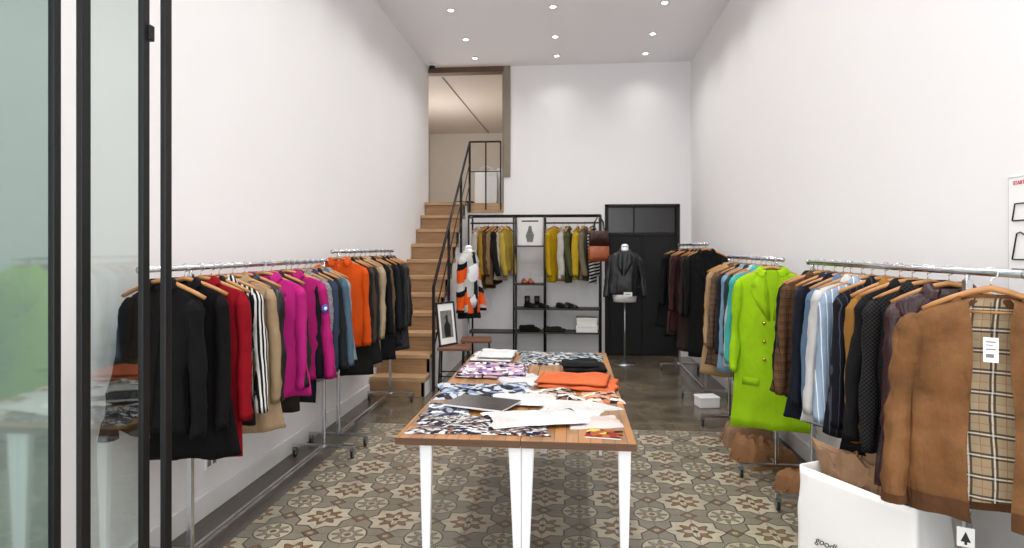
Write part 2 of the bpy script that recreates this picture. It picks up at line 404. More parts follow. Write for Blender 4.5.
# ---------------------------------------------------------------- clothes
def rows_fn(L,w,t,flare,waist):
    K=[(-.070,.052,.036),(-.082,.085,.040),(-.10,.13,.042),(-.122,.17,.044),(-.145,.193,.047),(-.18,.204,.050),(-.26,.200,.054)]
    K=[(z,a*w,b*t) for z,a,b in K]
    for i in range(1,17):
        s=i/16; z=-.26-(L-.26)*s
        ww=.200+(.196*waist-.200)*min(1,s*2.2) if s<.45 else .196*waist+(.203*flare-.196*waist)*((s-.45)/.55)
        K.append((z,ww*w,(.054+.004*s)*t*(1+(flare-1)*.5*s)))
    return K
def garment(name,label,cat,loc,rot,mat,L=.78,w=1.,t=.85,sl=.60,lapel=True,lapmat=None,gap=0,lining=None,buttons=None,btn_double=False,flare=1.05,waist=.94,seed=0,cuff=None,group=None,collar=True,hemband=None,pocket=False,fold=1.0,gapfn=None,placket=None,roll=0):
    e=empty(name,loc,rot,label,cat,group); e.rotation_euler=(0,roll,rot)
    K=rows_fn(L,w,t,flare,waist); p=.75; N=60
    skew=.045*math.sin(seed*2.3)*(1 if fold>=1 else 0)
    k1=38+10*math.sin(seed); k2=21+6*math.cos(seed*1.7)
    def disp(X,Y,z):
        fr=max(0,(-z-.15)/max(.3,L-.15))
        fo=(math.sin(X*k1+seed*1.7+z*2)*.5+math.sin(X*k2+seed+z*4)*.8)*.015*fr*fold
        return fo+noise.noise(Vector((X*9+seed*3.1,Y*4,z*3.5)))*.022*(.25+fr)+abs(noise.noise(Vector((X*14+z*9,seed,z*7))))*.012-.003
    def ring(k,inset,gp):
        z,a,b=k; a-=inset; b-=inset; fr=max(0,(-z-.15)/max(.3,L-.15))
        R=[]
        for j in range(N):
            if gp:
                o=gp(z); g=math.asin(min(.95,(o/a))**(1/p)); ph=g+(2*math.pi-2*g)*j/(N-1)
            else: ph=2*math.pi*j/N
            s=math.sin(ph); c=math.cos(ph)
            X=a*math.copysign(abs(s)**p,s); Y=-b*math.copysign(abs(c)**p,c)
            q=1 if c<0 else -1
            Y+=disp(X,0 if c>0 else 1,z)*(q if abs(s)<.97 else .3)
            X+=noise.noise(Vector((seed,math.copysign(1,s)*1.3,z*3)))*.022*fr+skew*fr
            zz=z+((noise.noise(Vector((X*6,Y*6,seed)))*.025+X*skew*.8) if fr>.95 else 0)
            R.append(Vector((X,Y,zz)))
        return R
    gp=None
    if gap: gp=gapfn or (lambda z: .02+gap*max(0,min(1,(-z-.07)/.25)))
    v,f=loft([ring(k,0,gp) for k in K],not gap,False,not gap)
    mobj('body',v,f,mat,e)
    if gap:
        v,f=loft([ring(k,.006,gp) for k in K],False)
        mobj('lining',v,f,lining or mat,e)
    if hemband:
        Kb=[K[-2],K[-1],(K[-1][0]-.03,K[-1][1]*.97,K[-1][2])]
        v,f=loft([ring(k,-.003,gp) for k in Kb],not gap,False,False); mobj('hem_band',v,f,hemband,e)
    if sl:
        for sd in (-1,1):
            R=[]
            SS=[(-.02,.3),(0,.75),(.03,1)]+[(sl*i/18,1) for i in range(1,19)]
            fwd=.05+.04*math.sin(seed*sd*1.9)
            bomb=name=='bomber_jacket'; worn=t>1.5
            for d,q in SS:
                s=max(0,d/sl)
                cx=(.174*w+(.026+.012*math.cos(seed*sd))*math.sin(s*1.7))*sd; cy=-fwd*s*s; cz=-.152-d
                rx=(.036-.005*s)*q; ry=(.056-.008*s)*q*min(1.3,max(.9,t))
                if bomb: cx=(.190*w+.050*math.sin(s*1.6))*sd; rx*=1.3; ry*=1.05; cy=.02-.04*s
                if worn: cx=(.180*w+.060*math.sin(s*1.5))*sd; rx*=1.35; ry*=.85
                rg=[]
                for j in range(20):
                    an=2*math.pi*j/20
                    pp=Vector((cx+rx*math.cos(an),cy+ry*math.sin(an),cz))
                    dn=noise.noise(Vector((pp.x*10+seed*2,pp.y*10,pp.z*6)))*.014+abs(noise.noise(Vector((pp.x*12+seed,pp.y*12+pp.z*10,pp.z*24))))*(.028 if bomb else .012)-.003
                    pp.x+=dn*math.cos(an); pp.y+=dn*math.sin(an); rg.append(pp)
                R.append(rg)
            c0=sum(R[-1],Vector())/20
            R.append([c0+(q-c0)*.8+Vector((0,0,.01)) for q in R[-1]])
            v,f=loft(R); mobj('sleeve',v,f,mat,e)
            if cuff:
                C=[]
                for rg in (R[-3],R[-2]):
                    c0=sum(rg,Vector())/20; C.append([c0+(q-c0)*1.06 for q in rg])
                v,f=loft(C,True,False,False); mobj('cuff',v,f,cuff,e)
    if collar:
        R=[]; cg=.42 if not gap else .95
        for z,a,b,o in ((-.088,.075,.050,0),(-.06,.064,.047,-.004),(-.045,.066,.050,-.006),(-.06,.080,.060,-.008),(-.085,.094,.064,-.008)):
            if gap: a*=1.1; z-=.012
            R.append([Vector((a*w*math.sin(ph),o-b*max(.8,t*.8)*math.cos(ph),z-(.022 if abs(ph-math.pi)>2.3 else 0)-(.03 if gap and abs(ph-math.pi)>1.9 else 0))) for ph in [cg+(2*math.pi-2*cg)*j/19 for j in range(20)]])
        v,f=loft(R,False); mobj('collar',v,f,lapmat or mat,e)
    def fy(x,z):
        for i in range(len(K)-1):
            if K[i][0]>=z>=K[i+1][0]:
                s=(K[i][0]-z)/(K[i][0]-K[i+1][0]); a=K[i][1]+(K[i+1][1]-K[i][1])*s; b=K[i][2]+(K[i+1][2]-K[i][2])*s
                q=min(.99,abs(x)/a); return -b*(1-q**(2/p))**(p/2)-disp(x,0,z)
        return -K[-1][2]
    def xs_(z): return skew*max(0,(-z-.15)/max(.3,L-.15))
    if lapel:
        Ll=.40
        for sd in (-1,1):
            gx=gap if gap else 0
            outer=[(.055,-.085),(.088,-.13),(.108,-.175),(.085,-.19),(.112,-.205),(.075+gx*.6,-.30),(.022+gx,-Ll)]
            inner=[(.035,-.085),(.03+gx*.3,-.13),(.024+gx*.5,-.17),(.02+gx*.6,-.19),(.018+gx*.7,-.22),(.012+gx*.9,-.30),(.008+gx,-Ll)]
            A=[];
            for (x1,z1),(x2,z2) in zip(outer,inner):
                for q in (0,.5,1):
                    X=(x1+(x2-x1)*q)*w*sd; Z=z1+(z2-z1)*q
                    A.append(Vector((X+xs_(Z),fy(X,Z)-.007-.004*math.sin(q*3.14),Z)))
            F=[]
            for i in range(len(outer)-1):
                for j in range(2): F.append((i*3+j,i*3+j+1,(i+1)*3+j+1,(i+1)*3+j))
            o=mobj('lapel',A,F,lapmat or mat,e); md=o.modifiers.new('s','SOLIDIFY'); md.thickness=.004
    elif not gap and collar:
        A=[];F=[]; zs=[-.10-(L-.13)*i/18 for i in range(19)]
        for z in zs:
            for X in (-.016,.016): A.append(Vector((X+xs_(z),fy(X,z)-.003,z)))
        for i in range(18): F.append((i*2,i*2+1,i*2+3,i*2+2))
        o=mobj('placket',A,F,placket or mat,e); md=o.modifiers.new('s','SOLIDIFY'); md.thickness=.003
    if buttons:
        xs=(-.045,.045) if btn_double else ((.012+gap,) if gap else (0,))
        for zz in buttons:
            for bx in xs:
                bo=revolve('button',[(0,.008),(.010,.006),(.012,0),(0,-.002)],M['gold'] if btn_double else M['ink'],e,12,(bx+xs_(zz),fy(bx,zz)-.003,zz))
                bo.rotation_euler=(math.radians(90),0,0)
    if pocket:
        for sd in (-1,1):
            Z=-L*.72; X=.11*sd*w; A=[]
            for zz in (Z+.02,Z-.03):
                for xx in (X-.055,X-.02,X+.02,X+.055): A.append(Vector((xx+xs_(zz),fy(xx,zz)-.006,zz)))
            o=mobj('pocket_flap',A,[(i,i+1,i+5,i+4) for i in range(3)],mat,e); md=o.modifiers.new('s','SOLIDIFY'); md.thickness=.004
    return e

# hangers
def mk_hanger():
    pts=[(-.19,.006,-.128),(-.15,.002,-.106),(-.10,-.003,-.082),(-.05,-.004,-.062),(0,-.004,-.050),(.05,-.004,-.062),(.10,-.003,-.082),(.15,.002,-.106),(.19,.006,-.128)]
    a=tube('hanger_arm',pts,[.011,.012,.012,.013,.015,.013,.012,.012,.011],M['hang'],None,10,.8)
    hk=tube('hook',[(0,-.004,-.045),(0,-.003,-.03)]+[(x,0,z) for x,_,z in arc(0,0,.0185,-90,170,14)],.0022,M['chrome'],None,6)
    bar=tube('trouser_bar',[(-.18,.004,-.13),(.18,.004,-.13)],.005,M['hang'],None,8)
    return a,hk,bar
HA,HK,HB=mk_hanger()
def hanger(loc,rot,group,bar=True,roll=0):
    e=empty('clothes_hanger',loc,rot,'light wooden clothes hanger with chrome hook on a rail','hanger',group); e.rotation_euler=(0,roll,rot)
    for src in (HA,HK)+((HB,) if bar else ()):
        o=src.copy(); COL.objects.link(o); o.parent=e
    return e

def rack(y0,y1,x,z,longbar=True,label=None,foot=.25,ext=.12):
    e=empty('clothes_rack',(x,y0,0),0,label,'clothes rack'); L=y1-y0
    tube('rail',[(0,-ext,z),(0,L+.06,z)],.0135,M['chrome'],e,14)
    for yy in (-ext,L+.06): revolve('rail_cap',[(0,-.008),(.016,-.006),(.016,.006),(0,.008)],M['chrome'],e,14,(0,yy,z)).rotation_euler=(math.radians(90),0,0)
    for yy in (0,L):
        boxes('post',[(-.0125,.0125,yy-.0125,yy+.0125,.1,z-.03)],M['chrome'],e,.003)
        tube('upper_post',[(0,yy,z-.35),(0,yy,z-.008)],.009,M['chrome'],e)
        boxes('base_foot',[(-foot,foot,yy-.0125,yy+.0125,.075,.10)],M['chrome'],e,.003)
        for sx in (-foot+.02,foot-.02):
            c=boxes('caster',[(-.014,-.009,-.02,.02,.02,.062),(.009,.014,-.02,.02,.02,.062),(-.014,.014,-.02,.02,.058,.075)],M['steel'],e,0,(sx,yy,0))
            wh=revolve('wheel',[(0,-.008),(.024,-.008),(.028,-.004),(.028,.004),(.024,.008),(0,.008)],M['rubber'],c,18,(0,0,.0285)); wh.rotation_euler=(0,math.radians(90),0)
    if longbar: boxes('base_bar',[(-.0125,.0125,0,L,.075,.10)],M['chrome'],e,.003)
    return e

def fill(specs,y0,y1,x,z,rot,group,base='y',w0=.96,t0=.58,jit=.28):
    n=len(specs); gs=[0]+[sp.get('g',1) for sp in specs[1:]]; tot=sum(gs); acc=0; dy=(y1-y0)/max(1,n-1)
    for i,sp in enumerate(specs):
        acc+=gs[i]
        d=dict(sp); s=acc/tot; d.pop('g',0)
        r=rot+random.uniform(-.15,.15)+d.pop('r',0)
        p=y0+(y1-y0)*s+dy*random.uniform(-jit,jit)*(0 if i in(0,n-1) else 1)
        loc=(x,p,z) if base=='y' else (p,x,z)
        kind=d.pop('k','jacket'); lab=d.pop('label'); mt=d.pop('mat')
        roll=random.uniform(-.03,.03)
        hanger(loc,r,'hangers on '+group,False,roll)
        d['w']=d.get('w',1.0)*w0*random.uniform(.96,1.03); d.setdefault('t',t0)
        d['L']=d.get('L',.78)*random.uniform(.92,1.06)
        if kind=='shirt': d.setdefault('lapel',False)
        if kind=='sweater': d.setdefault('lapel',False); d.setdefault('collar',False)
        if kind=='jacket': d.setdefault('lapel',(i%2==0))
        if kind=='coat': d.setdefault('flare',1.12)
        garment(kind,lab,kind,loc,r,mt,seed=i*1.37+len(group),group='clothes on '+group,roll=roll,**d)

BK=(20,20,22)
c=cloth
rack(2.90,4.55,-1.83,1.46,label='chrome rolling garment rack beside the white wall, full of jackets',foot=.24,ext=.36)
G='the first rack by the plain wall'
fill([
 dict(k='jacket',mat=c(BK),label='black cropped velvet jacket hanging on the rail end',L=.74,w=.86,lapel=False,r=-.25),
 dict(k='blazer',mat=c((16,14,16)),label='black velvet blazer with wide lapels on rail',L=.88,w=.96,r=-.1,g=1.6),
 dict(k='coat',mat=c((146,12,28)),label='deep red wool coat on chrome rail',L=.92,w=1.14,g=1.2,r=0,flare=1.0),
 dict(k='jacket',mat=c((30,24,26)),label='dark plum jacket pressed between other clothes',L=.80,w=.95,g=.7),
 dict(k='shirt',mat=c((28,28,30),'stripe',(215,215,212),40),label='black and white striped shirt on hanger',L=.82,w=1.10,r=.12,g=1.0),
 dict(k='jacket',mat=c((176,150,118)),label='tan beige jacket hanging on chrome rail',L=.88,w=1.12,r=.1,g=1.3),
 dict(k='jacket',mat=c(BK,'leather'),label='black leather jacket hanging on chrome rail',L=.80,g=1),
 dict(k='blazer',mat=c((200,40,132)),label='bright magenta blazer hanging on chrome rail',L=.78,w=1.26,r=.25,g=1.9),
 dict(k='jacket',mat=c((46,42,38)),label='dark olive jacket hanging beside magenta blazer',L=.88,w=1.0,g=1.3),
 dict(k='jacket',mat=c((184,34,116)),label='magenta bomber jacket with round sleeve badge',L=.74,w=1.26,r=.22,g=1.7,lapel=False),
 dict(k='jacket',mat=c((30,32,38)),label='charcoal jacket hanging on chrome rail',L=.86,w=1.06),
 dict(k='blazer',mat=c((110,110,114),'tweed',(170,170,170)),label='grey tweed blazer hanging on chrome rail',L=.84,w=1.08),
 dict(k='shirt',mat=c((56,70,92)),label='slate blue denim shirt on chrome rail',L=.84,w=1.1,r=.1),
 dict(k='jacket',mat=c((34,38,42)),label='dark grey jacket hanging on chrome rail',L=.82),
 dict(k='jacket',mat=c((86,110,130)),label='steel blue jacket hanging on chrome rail',L=.82,w=1.1,g=.8),
 dict(k='shirt',mat=c((150,162,170)),label='pale grey blue shirt on chrome rail',L=.78,w=1.05,g=.8),
 ],2.70,4.5,-1.83,1.46,.32,G,jit=.15)
rack(4.85,6.30,-1.83,1.53,label='chrome rolling garment rack beside the wooden staircase',foot=.24)
G='the rack beside the staircase'
fill([
 dict(k='jacket',mat=c((226,88,22)),label='bright orange jacket hanging at rail end',L=.80,w=1.2,r=.18,lapel=False),
 dict(k='jacket',mat=c((30,30,30)),label='black jacket hanging on chrome rail',L=.95,w=1.05),
 dict(k='jacket',mat=c((78,64,54)),label='brown wool jacket hanging on chrome rail',L=.92,w=1.03),
 dict(k='jacket',mat=c((40,40,42)),label='charcoal jacket hanging on chrome rail',L=.95),
 dict(k='coat',mat=c((184,164,134)),label='beige trench coat hanging on chrome rail',L=1.0,w=1.1),
 dict(k='jacket',mat=c((24,24,28)),label='black wool jacket hanging on chrome rail',L=.95,w=1.08),
 dict(k='jacket',mat=c((100,76,50),'tweed',(120,100,76)),label='brown tweed jacket hanging on chrome rail',L=.9),
 dict(k='jacket',mat=c((36,36,40)),label='dark grey jacket hanging on chrome rail',L=.97,w=1.08),
 dict(k='jacket',mat=c((20,22,26)),label='black blazer hanging on chrome rail',L=.9,w=1.05),
 dict(k='jacket',mat=c((58,60,62)),label='grey jacket hanging on chrome rail',L=.95,w=1.05),
 dict(k='jacket',mat=c((24,22,22),'leather'),label='black leather jacket at rack end',L=.92,w=1.05),
 ],4.84,6.22,-1.83,1.53,.28,G)

# right near rack
rack(2.42,3.88,1.42,1.47,False,label='chrome rolling garment rack against the white wall',foot=.22,ext=.30)
G='the crowded rack by the poster wall'
plaidlin=c((202,182,148),'burberry',(172,150,116),14,(56,46,42))
suede=c((104,70,42),'suede',(142,100,62))
loc=(1.385,2.235,1.47)
hanger(loc,-.56,'hangers on '+G,True)
J=garment('bomber_jacket','tan suede bomber jacket with open plaid lining and tag','jacket',(loc[0],loc[1],1.455),-.56,suede,L=.77,w=1.16,t=1.1,sl=.64,lapel=False,gap=.05,gapfn=lambda z:.052+.006*math.sin(z*9)+.014*max(0,-z-.3)+.02*max(0,(.2+z)*5),lining=plaidlin,flare=1.0,waist=1.0,seed=3.3,cuff=c((88,58,36),'suede',(110,74,46)),hemband=c((84,56,36),'suede',(106,72,46)),group='clothes on '+G,lapmat=c((94,62,38),'suede',(120,82,52)),fold=.9)
boxes('price_tag',[(-.020,.020,-.076,-.074,-.27,-.19)],M['paper'],J)
boxes('tag_print',[(-.013,.013,-.0774,-.0762,-.206,-.202),(-.013,.005,-.0774,-.0762,-.216,-.213),(-.013,.013,-.0774,-.0762,-.230,-.226),(-.013,.008,-.0774,-.0762,-.255,-.243)],M['grey'],J)
tube('tag_string',[(0,-.075,-.19),(.0,-.06,-.15),(.0,-.02,-.08)],.001,M['ink'],J,5)
e=empty('tree_tag',(1.385,2.37,.50),-.45,'small white card tag with black tree emblem hanging on rack','tag')
boxes('card',[(-.026,.026,-.001,.001,0,.068)],M['paper'],e)
plate('tree_emblem',[(-.015,.018),(0,.054),(.015,.018),(.004,.018),(.004,.008),(-.004,.008),(-.004,.018)],-.003,.0015,M['ink'],e)
tube('string',[(0,0,.068),(.02,.03,.12)],.001,M['ink'],e,5)
fill([
 dict(k='jacket',mat=c((54,18,22),'leather'),label='dark maroon leather jacket on chrome rail',L=.90,w=1.12,r=-.12,t=.8),
 dict(k='blazer',mat=c((20,20,22),'check',(44,43,43),60),label='black checked blazer hanging on chrome rail',L=.92,w=1.16,pocket=True,r=-.14,g=1.5),
 dict(k='jacket',mat=c((26,26,28)),label='black jacket hanging on chrome rail',L=.80,g=.8),
 dict(k='jacket',mat=c((160,114,54)),label='ochre camel jacket hanging on chrome rail',L=.84,w=1.08,g=.8),
 dict(k='blazer',mat=c((24,26,34),'pinstripe',(60,64,74),40),label='dark pinstripe blazer hanging on chrome rail',L=.78,w=1.05),
 dict(k='shirt',mat=c((156,178,202),'pinstripe',(224,230,236),34),label='pale blue striped shirt on chrome rail',L=.84,w=1.14,r=-.12,g=1.1),
 dict(k='shirt',mat=c((216,216,214)),label='white cotton shirt hanging on chrome rail',L=.80,w=1.08,g=.9),
 dict(k='shirt',mat=c((100,126,156)),label='light denim shirt hanging on chrome rail',L=.80,w=1.04),
 dict(k='jacket',mat=c((24,28,40)),label='navy blue jacket hanging on chrome rail',L=.85,w=1.14,r=-.1),
 dict(k='jacket',mat=c((44,50,60)),label='dark slate jacket hanging on chrome rail',L=.80),
 dict(k='blazer',mat=c((110,78,52),'plaid',(70,48,34),22),label='brown plaid wool blazer on chrome rail',L=.78,w=1.1,pocket=True),
 dict(k='jacket',mat=c((30,32,36)),label='black jacket hanging at rack end',L=.84,w=1.04),
 ],2.55,3.84,1.43,1.47,-.32,G)
# right middle rack
rack(4.42,5.68,1.38,1.48,label='chrome rolling garment rack with bright green coat at its end')
G='the rack with the bright green coat'
loc=(1.33,4.34,1.48)
hanger(loc,-.40,'hangers on '+G)
garment('coat','long lime green double-breasted coat with gold buttons','coat',loc,-.40,c((164,212,24)),L=1.12,w=1.2,t=.8,flare=1.06,waist=.97,buttons=(-.42,-.54,-.66),btn_double=True,seed=5,group='clothes on '+G,pocket=True,fold=.9)
fill([
 dict(k='jacket',mat=c((34,32,34)),label='black jacket hanging beside green coat',L=.9,w=1.0),
 dict(k='jacket',mat=c((76,186,178)),label='turquoise jacket hanging on chrome rail',L=.84,w=1.22,r=-.1),
 dict(k='shirt',mat=c((196,206,210)),label='pale white blue shirt on rail',L=.86,w=1.12),
 dict(k='jacket',mat=c((42,70,70)),label='dark teal jacket hanging on chrome rail',L=.84,w=1.05),
 dict(k='shirt',mat=c((130,166,190)),label='sky blue shirt hanging on rail',L=.84,w=1.1),
 dict(k='blazer',mat=c((30,34,46)),label='navy blazer hanging on chrome rail',L=.86,w=1.08),
 dict(k='blazer',mat=c((120,98,78),'plaid',(84,66,50),22),label='beige brown plaid blazer on rail',L=.86,w=1.1),
 dict(k='jacket',mat=c((74,44,34)),label='brown suede jacket hanging on rail',L=.88,w=1.05),
 dict(k='coat',mat=c((184,152,112)),label='camel coat hanging on chrome rail',L=.98,w=1.15),
 dict(k='jacket',mat=c((60,58,56)),label='charcoal jacket hanging on chrome rail',L=.84,w=1.0),
 ],4.52,5.68,1.38,1.48,-.28,G)
# right far rack
rack(6.7,8.25,1.38,1.60,label='chrome rolling garment rack near the black door')
G='the rack near the black door'
fill([
 dict(k='coat',mat=c((22,22,24)),label='long black wool coat on chrome rail',L=1.12,w=1.1),
 dict(k='coat',mat=c((50,38,36)),label='dark brown fur coat on chrome rail',L=1.1,w=1.2,t=1.1),
 dict(k='coat',mat=c((20,20,22)),label='black coat hanging on chrome rail',L=1.15,w=1.08),
 dict(k='jacket',mat=c((60,30,32)),label='burgundy jacket hanging on chrome rail',L=1.0,w=1.1),
 dict(k='coat',mat=c((26,26,30)),label='black coat with wide lapels on rail',L=1.15,w=1.15),
 dict(k='coat',mat=c((84,66,50)),label='brown coat hanging on chrome rail',L=1.05,w=1.05),
 dict(k='coat',mat=c((18,18,20)),label='black padded coat on chrome rail',L=1.1,w=1.2,t=1.1),
 dict(k='coat',mat=c((30,30,32)),label='black coat hanging at far rail end',L=1.12,w=1.15),
 ],6.62,8.2,1.38,1.60,-.26,G)

# ---------------------------------------------------------------- back wall display stand
FY=9.02
e=empty('clothes_stand',(0,FY,0),0,'black metal pipe clothing stand with shelves against wall','clothes rack')
for xx in (-1.44,-.80,-.37,.41):
    for yy in (-.18,.18): tube('post',[(xx,yy,0),(xx,yy,2.02)],.013,M['black'],e)
    for zz in (2.0,.38): tube('cross_bar',[(xx,-.18,zz),(xx,.18,zz)],.010,M['black'],e)
for yy in (-.18,.18): tube('top_bar',[(-1.44,yy,2.02),(.41,yy,2.02)],.013,M['black'],e)
tube('hanging_rail',[(-1.44,0,1.92),(-.80,0,1.92)],.012,M['black'],e)
tube('hanging_rail',[(-.37,0,1.92),(.41,0,1.92)],.012,M['black'],e)
for (x0,x1,zz) in ((-.80,.41,.385),(-.80,.41,.715),(-.80,-.37,1.06),(-.80,-.37,1.60),(-1.44,-.8,.38)):
    boxes('shelf',[(x0,x1,-.18,.18,zz-.02,zz)],M['frame'],e,.003)
G='the black stand rail'
fill([
 dict(k='shirt',mat=c((206,196,182)),label='cream blouse hanging on black rail',L=.7,w=.8),
 dict(k='sweater',mat=c((176,140,50)),label='mustard sweater hanging on black rail',L=.8,w=.8),
 dict(k='jacket',mat=c((84,60,40)),label='brown jacket hanging on black rail',L=.92,w=.85),
 dict(k='shirt',mat=c((150,120,84)),label='tan brown shirt hanging on black rail',L=.88,w=.8),
 dict(k='jacket',mat=c((28,28,28)),label='black jacket hanging on black rail',L=.9,w=.85),
 dict(k='shirt',mat=c((190,178,156)),label='cream shirt hanging on black rail',L=.82,w=.8),
 dict(k='shirt',mat=c((200,172,74)),label='yellow blouse hanging on black rail',L=.74,w=.8),
 ],-1.32,-.92,FY,1.92,1.25,G,'x',.9,.55,.2)
G='the yellow end of the black stand'
fill([
 dict(k='sweater',mat=c((206,166,26)),label='yellow sweater hanging on black rail',L=.84,w=.85,r=-.45),
 dict(k='shirt',mat=c((208,204,196)),label='off-white shirt hanging on black rail',L=.80,w=.8),
 dict(k='shirt',mat=c((84,88,56)),label='olive green shirt on black rail',L=.88,w=.8),
 dict(k='sweater',mat=c((206,172,44)),label='mustard yellow cardigan on black rail',L=.8,w=.8),
 dict(k='shirt',mat=c((128,118,96)),label='sage shirt hanging on black rail',L=.86,w=.8),
 dict(k='shirt',mat=c((32,32,34),'hstripe',(210,210,206),22),label='black and white striped top on rail',L=.9,w=.8),
 ],-.24,.30,FY,1.92,1.25,G,'x',.9,.55,.2)
e=empty('printed_poster',(-.585,FY+.02,1.60),0,'white poster with black lettering and figure on shelf','poster')
boxes('backing',[(-.17,.17,-.012,.0,0,.40)],M['paper'],e,.002)
boxes('dark_band',[(-.12,.12,-.0145,-.0125,.34,.358)],M['ink'],e)
plate('drawn_figure',[(-.04,.05),(-.06,.14),(-.03,.22),(-.015,.28),(.02,.28),(.03,.21),(.06,.15),(.04,.05)],-.0145,.002,M['grey'],e)

def shoe(loc,rot,mat,label,boot=False,sole=None,name='shoe',group=None,cat='shoe'):
    e=empty(name,loc,rot,label,cat,group); R=[]
    prof=[(0,.028,.055),(.03,.036,.062),(.08,.034,.060),(.14,.038,.05),(.20,.044,.038),(.245,.036,.03),(.262,.015,.018)]
    for y,w,h in prof:
        R.append([Vector((w*math.cos(t0),-y,.012+max(0,h*math.sin(t0))*1.0)) for t0 in [i*2*math.pi/16 for i in range(16)]])
    v,f=loft(R); mobj('upper',v,f,mat,e)
    R=[[Vector((w*1.08*math.cos(t0),-y,z)) for t0,z in ((0,0),(math.pi,0),(math.pi,.014),(0,.014))] for y,w,h in prof]
    v,f=loft(R); mobj('sole',v,f,sole or M['rubber'],e,False)
    if boot: revolve('shaft',[(.034,.04),(.038,.09),(.04,.16),(.034,.16),(.0,.12)],mat,e,16,(0,-.04,0))
    else: boxes('heel',[(-.025,.025,-.04,0,-.0,.014)],M['rubber'],e,.003)
    return e
lb=c((28,26,26),'leather'); lo_=c((190,84,34),'leather')
for i,(x,mt,l) in enumerate(((-.68,lo_,'orange and black leather shoe on shelf'),(-.59,lo_,'orange and black leather shoe on shelf'))):
    shoe((x,FY+.1,1.06),.15,mt,l,group='shoes on the narrow shelf')
for x in (-.66,-.52): shoe((x,FY+.1,.715),.9,lb,'black leather ankle boot on shelf',True,name='ankle_boot',group='boots on the shelf',cat='boot')
for i,x in enumerate((-.2,-.08)): shoe((x,FY+.1,.715),.7,lb,'small low black leather shoe on wide shelf',group='shoes on the wide shelf')

def folded(label,x0,x1,y0,y1,z,h,mat,rot=0,layers=2,seed=0,name='folded_shirt',cat='folded clothes',rd=.020):
    cx,cy=(x0+x1)/2,(y0+y1)/2; a,b=(x1-x0)/2,(y1-y0)/2
    e=empty(name,(cx,cy,z),rot,label,cat)
    for l in range(layers):
        V=[];F=[];nx=28;ny=22; hh=h/layers; sh=.02*math.sin(seed+l*2); sk=.10*math.sin(seed*3+l)
        for side in (0,1):
            for i in range(nx):
                for j in range(ny):
                    u=-1+2*i/(nx-1); w=-1+2*j/(ny-1)
                    fo=(1-abs(u)**8)**.5*(1-abs(w)**8)**.5
                    X=(a-.02*l)*u*(1+.14*noise.noise(Vector((w*2,seed,l))))+sh; Y=(b-.025*l)*w*(1+.16*noise.noise(Vector((u*2,seed+4,l))))+sk*X
                    rid=abs(noise.noise(Vector((X*5,Y*7,seed+l))))
                    top=hh*fo*.5+fo*(rid*rd-.002)
                    Z=hh*(l+.5)+(top if side==0 else -hh*fo*.5)
                    V.append((X,Y,max(0.0005,Z)))
        o=nx*ny
        for i in range(nx-1):
            for j in range(ny-1):
                q=i*ny+j; F.append((q,q+ny,q+ny+1,q+1)); F.append((o+q,o+q+1,o+q+ny+1,o+q+ny))
        bd=[(i,0) for i in range(nx)]+[(nx-1,j) for j in range(1,ny)]+[(i,ny-1) for i in range(nx-2,-1,-1)]+[(0,j) for j in range(ny-2,0,-1)]
        for q in range(len(bd)):
            i,j=bd[q]; i2,j2=bd[(q+1)%len(bd)]; p1=i*ny+j;p2=i2*ny+j2
            F.append((p1,p2,o+p2,o+p1))
        mobj('fabric_layer',V,F,mat,e)
    return e
TEE=[(-.62,-1),(.6,-1),(.62,.3),(.85,.12),(1,.5),(.6,.95),(.22,1),(0,.9),(-.22,1),(-.6,.95),(-1,.5),(-.85,.12),(-.6,.3)]
RECT=[(-1,-1),(-.2,-.95),(1,-1),(.96,.1),(1,1),(.1,.94),(-1,1),(-.93,0)]
def draped(label,cx,cy,z,w,l,rot,mat,poly=TEE,seed=0,h=.008,wr=.014,name='loose_shirt',cat='clothes'):
    e=empty(name,(cx,cy,z),rot,label,cat); A=96; Rn=20; V=[];F=[]
    def ray(t):
        dx,dy=math.cos(t),math.sin(t); best=1
        for i in range(len(poly)):
            x1,y1=poly[i];x2,y2=poly[(i+1)%len(poly)]; ex,ey=x2-x1,y2-y1
            den=dx*ey-dy*ex
            if abs(den)<1e-9: continue
            s=(x1*ey-y1*ex)/den; u=(x1*dy-y1*dx)/den
            if s>0 and -1e-6<=u<=1+1e-6: best=s; break
        return best
    for k in range(2):
        V.append(Vector((0,0,h if k==0 else 0)))
        for i in range(1,Rn+1):
            s=i/Rn
            for j in range(A):
                t=2*math.pi*j/A; rr=ray(t)*(1+.13*noise.noise(Vector((math.cos(t)*2.0,math.sin(t)*2.0,seed)))); X=math.cos(t)*rr*s*w; Y=math.sin(t)*rr*s*l
                ed=(1-s**10)**.5 if s<1 else 0
                rid=1-abs(noise.noise(Vector((X*5+seed,Y*5,seed*2))))*2; rid=max(0,rid)**2
                rid2=1-abs(noise.noise(Vector((X*10,Y*10+seed,seed))))*2
                V.append(Vector((X,Y,(h*(1-s**8)+ed*(rid*wr*.55+max(0,rid2)**2*wr*.35)) if k==0 else 0.0)))
    O=1+Rn*A
    for k in range(2):
        b0=k*O
        for j in range(A): F.append((b0,b0+1+j,b0+1+(j+1)%A))
        for i in range(Rn-1):
            for j in range(A):
                p1=b0+1+i*A+j;p2=b0+1+i*A+(j+1)%A; F.append((p1,p1+A,p2+A,p2))
    for j in range(A):
        p1=1+(Rn-1)*A+j;p2=1+(Rn-1)*A+(j+1)%A; F.append((p1,p2,O+p2,O+p1))
    mobj('fabric',V,F,mat,e); return e

